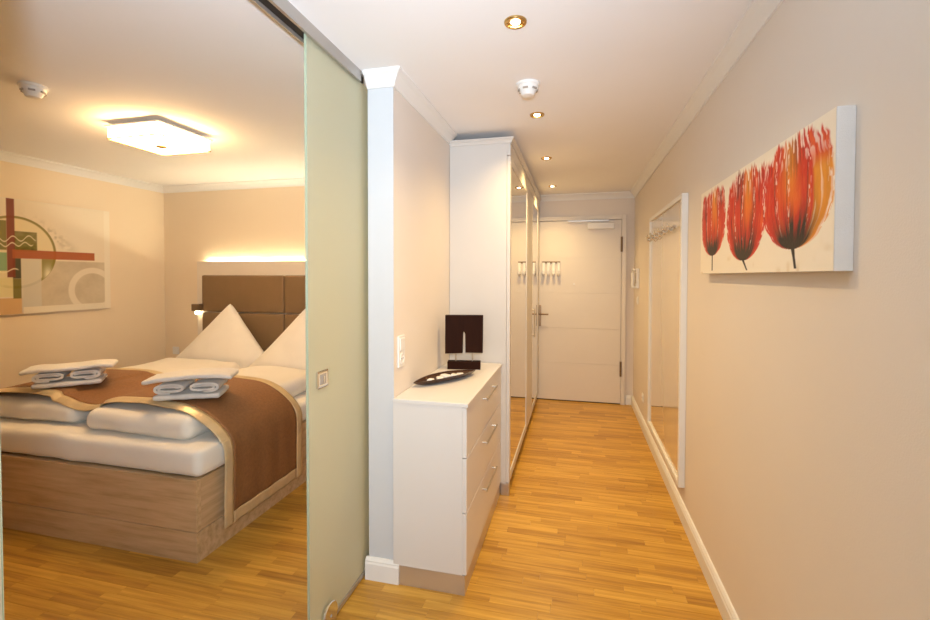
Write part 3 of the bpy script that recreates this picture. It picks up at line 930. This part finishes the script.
for k, (a, b) in enumerate(((0.002, 1.209), (1.213, WL - 0.002))):
    sw = (0.05, 0.16) if k == 0 else (0.36, 0.20)
    bm = bmesh.new()
    bx(bm, WX + 0.001, WX + 0.024, a, a + sw[0], dz0, dz1, 0.002)
    bx(bm, WX + 0.001, WX + 0.024, b - sw[1], b, dz0, dz1, 0.002)
    bx(bm, WX + 0.001, WX + 0.024, a + sw[0], b - sw[1], dz0, dz0 + 0.055, 0.002)
    bx(bm, WX + 0.001, WX + 0.024, a + sw[0], b - sw[1], dz1 - 0.055, dz1, 0.002)
    d = obj('door', bm, 'lacquer_w', wa)
    obj('mirror_panel', box(WX + 0.004, WX + 0.019, a + sw[0], b - sw[1], dz0 + 0.055, dz1 - 0.055), 'mirror', d)
    if k == 1:
        yh = a + 0.30
        bm = tube([(WX + 0.052, yh, 0.865), (WX + 0.052, yh, 1.145)], 0.007, 10)
        for z in (0.88, 1.13):
            tube([(WX + 0.018, yh, z), (WX + 0.052, yh, z)], 0.006, 10, bm)
        obj('handle', bm, 'chrome', d, smooth='auto', label='chrome bar handle')

# ------------------------------------------------------------------ bed
BX0, BX1, BY0, BY1 = -3.80, -1.862, 1.866, 3.805
bed = thing('bed', 'double bed with oak veneer box base below the brown runner', 'bed', (BX1, BY0, 0))
bl, bh = BX1 - BX0, BY1 - BY0
obj('plinth_base', box(-bl, 0, 0, bh, 0, 0.155, 0.002), 'bedwood', bed)
obj('frame_foot', box(-bl, 0, 0, 0.03, 0.1585, 0.424, 0.002), 'bedwood', bed)
obj('frame_core', box(-bl + 0.03, -0.03, 0.03, bh, 0.1552, 0.42), 'bedwood', bed)
mside = wood('bed_oak_veneer_side', [(0.40, 0.25, 0.125), (0.58, 0.40, 0.225), (0.70, 0.51, 0.31)], 1, None, 0.45, 12, 2.4, 1.0)
obj('frame_side', box(-0.03, 0, 0.0305, bh, 0.1585, 0.424, 0.002), mside, bed)
obj('frame_side', box(-bl, -bl + 0.03, 0.0305, bh, 0.1585, 0.424, 0.002), mside, bed)
ml, mh = bl - 0.03, bh - 0.03
mt = soft_box(ml + 0.046, mh + 0.02, 0.148, 0.04, (60, 60, 8), 0.0, 0.011, 5.0, 2)
tag(obj('mattress', mt, 'linen', None, True, ((BX0 + BX1) / 2, (BY0 + BY1) / 2 + 0.006, 0.4255)), 'mattress in a white fitted sheet on the oak bed base', 'mattress')
MT = 0.576

def duvet(x0, x1, y0, y1, hgt, seed, label, rot=0.0):
    bm = soft_box(x1 - x0, y1 - y0, hgt, hgt * 0.48, (36, 60, 10), 0.022, 0.016, 4.5, seed)
    return tag(obj('duvet', bm, 'linen', None, True, ((x0 + x1) / 2, (y0 + y1) / 2, MT - 0.008), rot), label, 'duvet', 'folded white duvets')
duvet(-2.725, -1.985, 1.955, 3.32, 0.125, 3, 'folded white duvet under the runner on the side nearer the glass door', math.radians(-1.5))
duvet(-3.70, -2.905, 2.0, 3.45, 0.125, 8, 'folded white duvet under the runner on the side nearer the abstract canvas', math.radians(2))

# runner: a cross section along x, laid over both duvets and down the right side
def catmull(P, n):
    out = []
    P = [P[0]] + list(P) + [P[-1]]
    for i in range(1, len(P) - 2):
        p0, p1, p2, p3 = (np.array(q, float) for q in P[i - 1:i + 3])
        for k in range(n):
            t = k / n
            out.append(0.5 * ((2 * p1) + (-p0 + p2) * t + (2 * p0 - 5 * p1 + 4 * p2 - p3) * t * t + (-p0 + 3 * p1 - 3 * p2 + p3) * t ** 3))
    out.append(np.array(P[-2], float))
    return out
prof = [(-3.84, 0.47), (-3.835, 0.56), (-3.78, 0.64), (-3.66, 0.715), (-3.45, 0.748), (-3.2, 0.752), (-3.04, 0.735), (-2.93, 0.712), (-2.82, 0.704), (-2.72, 0.719), (-2.6, 0.744), (-2.4, 0.752), (-2.2, 0.746), (-2.08, 0.73), (-1.99, 0.697), (-1.915, 0.645), (-1.862, 0.592), (-1.834, 0.53), (-1.828, 0.46), (-1.827, 0.35), (-1.826, 0.22), (-1.825, 0.105)]
line = catmull(prof, 8)
arc = [0.0]
for a, b in zip(line, line[1:]):
    arc.append(arc[-1] + float(np.hypot(*(b - a))))
RY0, RY1, BRD = 2.035, 2.735, 0.062
ys = [RY0 + BRD * k / 4 for k in range(5)] + [RY0 + BRD + (RY1 - RY0 - 2 * BRD) * k / 26 for k in range(1, 27)] + [RY1 - BRD + BRD * k / 4 for k in range(1, 5)]
run = thing('bed_runner', 'brown bed runner with gold satin border draped across the bed', 'bed runner', (0, 0, 0))
cols_end = len(line) - 1
while arc[-1] - arc[cols_end] < BRD:
    cols_end -= 1
def runner_pt(i, yv):
    x, z = line[i]
    yv2 = yv - 0.02 * max(0, min(1, (x + 3.6) / 1.6)) + 0.006 * math.sin(arc[i] * 9)
    w = noise.noise(Vector((arc[i] * 5, yv * 6, 4.2)))
    if x < -1.85:
        z += 0.006 * w + 0.010 * math.sin((yv - RY0) / (RY1 - RY0) * math.pi) - 0.012 * (yv < RY0 + 0.02)
        if -3.08 < x < -2.68:
            z += -0.022 * (1 - (yv - RY0) / 0.7)
    else:
        x += 0.004 * w + 0.003 * math.sin(yv * 40) + 0.003
    return (x, yv2, z)
def runner_part(name, i0, i1, j0, j1, m, lab=None):
    bm = bmesh.new()
    g = [[bm.verts.new(runner_pt(i, ys[j])) for j in range(j0, j1 + 1)] for i in range(i0, i1 + 1)]
    for a in range(i1 - i0):
        for b in range(j1 - j0):
            bm.faces.new((g[a][b], g[a + 1][b], g[a + 1][b + 1], g[a][b + 1]))
    bmesh.ops.recalc_face_normals(bm, faces=bm.faces)
    o = obj(name, bm, m, run, True, label=lab)
    md = o.modifiers.new('thickness', 'SOLIDIFY')
    md.thickness, md.offset = 0.004, 0.0
    return o
nlast = len(line) - 1
runner_part('centre_cloth', 0, cols_end, 4, 30, 'runner')
runner_part('satin_border', 0, nlast, 0, 4, 'gold', 'gold satin border')
runner_part('satin_border', 0, nlast, 30, 34, 'gold', 'gold satin border')
runner_part('satin_border', cols_end, nlast, 4, 30, 'gold', 'gold satin border')

# upright pillows with the corner up
def pillow_bm(w, h, T, seed):
    bm = bmesh.new()
    nu, nv = 28, 26
    def pt(i, j, side):
        s, t = i / nu, j / nv
        e = 2 * s - 1
        pull = 1 - 0.06 * math.sin(math.pi * t)          # straight sides pulled in a little
        x = e * (w / 2) * (1 - t) * pull
        z = t * h
        edge = max(1 - abs(e) ** 2.4, 0) ** 0.55
        th = T * edge * (max(1 - t, 0) ** 0.55) * (0.55 + 0.45 * min(t * 5, 1))
        yy = side * th * 0.5
        dn = noise.noise(Vector((x * 6 + seed * 5, z * 6, side)))
        yy += side * 0.018 * dn * edge * (t < 0.97)
        return (x, yy + 0.22 * t * h - 0.02, z)
    A = [[bm.verts.new(pt(i, j, -1)) for i in range(nu + 1)] for j in range(nv + 1)]
    B = [[bm.verts.new(pt(i, j, 1)) for i in range(nu + 1)] for j in range(nv + 1)]
    for j in range(nv):
        for i in range(nu):
            bm.faces.new((A[j][i], A[j][i + 1], A[j + 1][i + 1], A[j + 1][i]))
            bm.faces.new((B[j][i], B[j + 1][i], B[j + 1][i + 1], B[j][i + 1]))
    for i in range(nu):
        bm.faces.new((A[0][i], B[0][i], B[0][i + 1], A[0][i + 1]))
    bmesh.ops.remove_doubles(bm, verts=bm.verts, dist=0.0008)
    bmesh.ops.recalc_face_normals(bm, faces=bm.faces)
    return bm
for k, (x, lab) in enumerate(((-3.29, 'white pillow stood corner up against the headboard, nearer the reading light'), (-2.36, 'white pillow stood corner up against the headboard, half hidden by the glass door'))):
    o = tag(obj('pillow', pillow_bm(1.26, 0.615, 0.27, k + 1), 'linen', None, True, (x, (3.62, 3.50)[k], MT), math.radians((3, -3)[k])), lab, 'pillow', 'upright white pillows')
    sm = o.modifiers.new('subsurf', 'SUBSURF')
    sm.levels = sm.render_levels = 1

# towels: one flat towel, two rolled ones and a flat one on top in each stack
def roll_bm(w, h, ln, th, turns, flip):
    """flattened spiral of cloth seen end-on, extruded along y"""
    path = []
    n = 72
    for k in range(n + 1):
        a = turns * 2 * math.pi * k / n
        f = 1 - 0.62 * k / n
        cx, sn = math.cos(a - math.pi / 2), math.sin(a - math.pi / 2)
        ex = math.copysign(abs(cx) ** 0.55, cx)
        ez = math.copysign(abs(sn) ** 0.8, sn)
        path.append(Vector(((w / 2 - th / 2) * (1 - 0.42 * k / n) * ex * flip, (h / 2 - th / 2) * f * ez)))
    L, R = [], []
    for i, p in enumerate(path):
        t = (path[min(i + 1, n)] - path[max(i - 1, 0)])
        t = t.normalized() if t.length > 0 else Vector((1, 0))
        nn = Vector((-t.y, t.x)) * th * 0.5 * (1 - 0.15 * i / n)
        L.append(p + nn)
        R.append(p - nn)
    bm = bmesh.new()
    segs = 6
    rows = []
    for s in range(segs + 1):
        yv = -ln / 2 + ln * s / segs
        rows.append(([bm.verts.new((q.x, yv, q.y + h / 2)) for q in L], [bm.verts.new((q.x, yv, q.y + h / 2)) for q in R]))
    for (a, b), (c, d) in zip(rows, rows[1:]):
        for i in range(n):
            bm.faces.new((a[i], a[i + 1], c[i + 1], c[i]))
            bm.faces.new((b[i], d[i], d[i + 1], b[i + 1]))
        bm.faces.new((a[0], c[0], d[0], b[0]))
        bm.faces.new((a[n], b[n], d[n], c[n]))
    for a, b in (rows[0], rows[-1]):
        for i in range(n):
            bm.faces.new((a[i], b[i], b[i + 1], a[i + 1]))
    bmesh.ops.recalc_face_normals(bm, faces=bm.faces)
    return bm
def towel_stack(cx, cy, z, rot, tilt, seed, where, droop):
    R = Matrix.Rotation(rot, 3, 'Z')
    def put(o, x, y, dz):
        v = R @ Vector((x, y, 0))
        o.location = (cx + v.x, cy + v.y, z + dz)
        o.rotation_euler = (0, tilt, rot)
        return o
    g = 'folded white towels on the bed'
    bm = soft_box(0.345, 0.22, 0.032, 0.014, (24, 20, 5), 0.0, 0.005, 14, seed)
    put(tag(obj('flat_towel', bm, 'towel', None, True), 'flat folded white towel, bottom of the stack ' + where, 'towel', g), 0, 0, 0)
    for s, nm in ((-1, 'left'), (1, 'right')):
        bm = roll_bm(0.170, 0.060, 0.205, 0.0145, 1.75, s)
        put(tag(obj('rolled_towel', bm, 'towel', None, 'auto'), 'rolled white towel, %s one in the middle of the stack %s' % (nm, where), 'towel', g), s * 0.086, -0.005, 0.038)
    bm = soft_box(0.46, 0.20, 0.026, 0.0125, (40, 20, 5), 0.002, 0.004, 12, seed + 4)
    for v in bm.verts:
        v.co.z += -droop * max(0, abs(v.co.x) - 0.12) ** 1.5 + (0.010 * math.sin(v.co.x * 9 + seed))
    put(tag(obj('flat_towel', bm, 'towel', None, True), 'wide folded white towel, top of the stack ' + where, 'towel', g), 0.005, -0.012, 0.107)
towel_stack(-2.20, 2.19, 0.757, math.radians(28), math.radians(0.3), 1, 'nearer the glass door', 0.12)
towel_stack(-3.19, 2.22, 0.763, math.radians(44), math.radians(0.0), 5, 'nearer the abstract canvas', 0.5)

# headboard
hb = thing('headboard', 'cream headboard box with brown upholstered panels and light strip on top', 'headboard', (-2.76, BACKY, 0))
HX = 1.055
bm = bmesh.new()
bx(bm, -HX, HX, -0.085, -0.002, 0, 1.585, 0.002)
bx(bm, -HX, HX, -0.085, -0.070, 1.585, 1.612, 0.001)
obj('box_frame', bm, 'headbox', hb)
for xa, xb in ((-0.965, 0.0), (0.0, 0.965)):
    for za, zb in ((1.095, 1.473), (0.715, 1.095), (0.335, 0.715)):
        bm = soft_box(xb - xa - 0.006, zb - za - 0.006, 0.04, 0.014, (20, 14, 5), 0.008, 0)
        bmesh.ops.rotate(bm, verts=bm.verts, cent=(0, 0, 0), matrix=Matrix.Rotation(math.radians(90), 3, 'X'))
        bmesh.ops.translate(bm, verts=bm.verts, vec=((xa + xb) / 2, -0.085, (za + zb) / 2))
        obj('upholstered_panel', bm, 'uphol', hb, True)
obj('light_strip', box(-HX + 0.05, HX - 0.05, -0.016, -0.006, 1.585, 1.593), 'led', hb, label='white LED light strip')
rl = thing('reading_light', 'small bronze reading light glowing at the left edge of the headboard', 'reading light', (-3.772, BACKY - 0.085, 1.06))
obj('light_block', box(-0.045, 0.045, -0.075, 0.0, 0.045, 0.115, 0.004), 'bronze', rl)
obj('bulb', lathe([(0.012, 0.008), (0.024, 0.016), (0.026, 0.03), (0.02, 0.046)], 20, 'z', 0, -0.04, 0), 'readbulb', rl, smooth='auto')
ws = thing('bedside_socket', 'white socket plate on the wall beside the upright pillow', 'socket', (-4.18, BACKY, 0.62))
obj('cover_plate', box(-0.04, 0.04, -0.009, 0, 0, 0.08, 0.003), 'white', ws)
obj('socket_cup', lathe([(0.027, 0), (0.027, -0.003), (0.021, -0.003), (0.020, -0.001)], 24, 'y', 0, -0.009, 0.04), 'white', ws, smooth='auto')
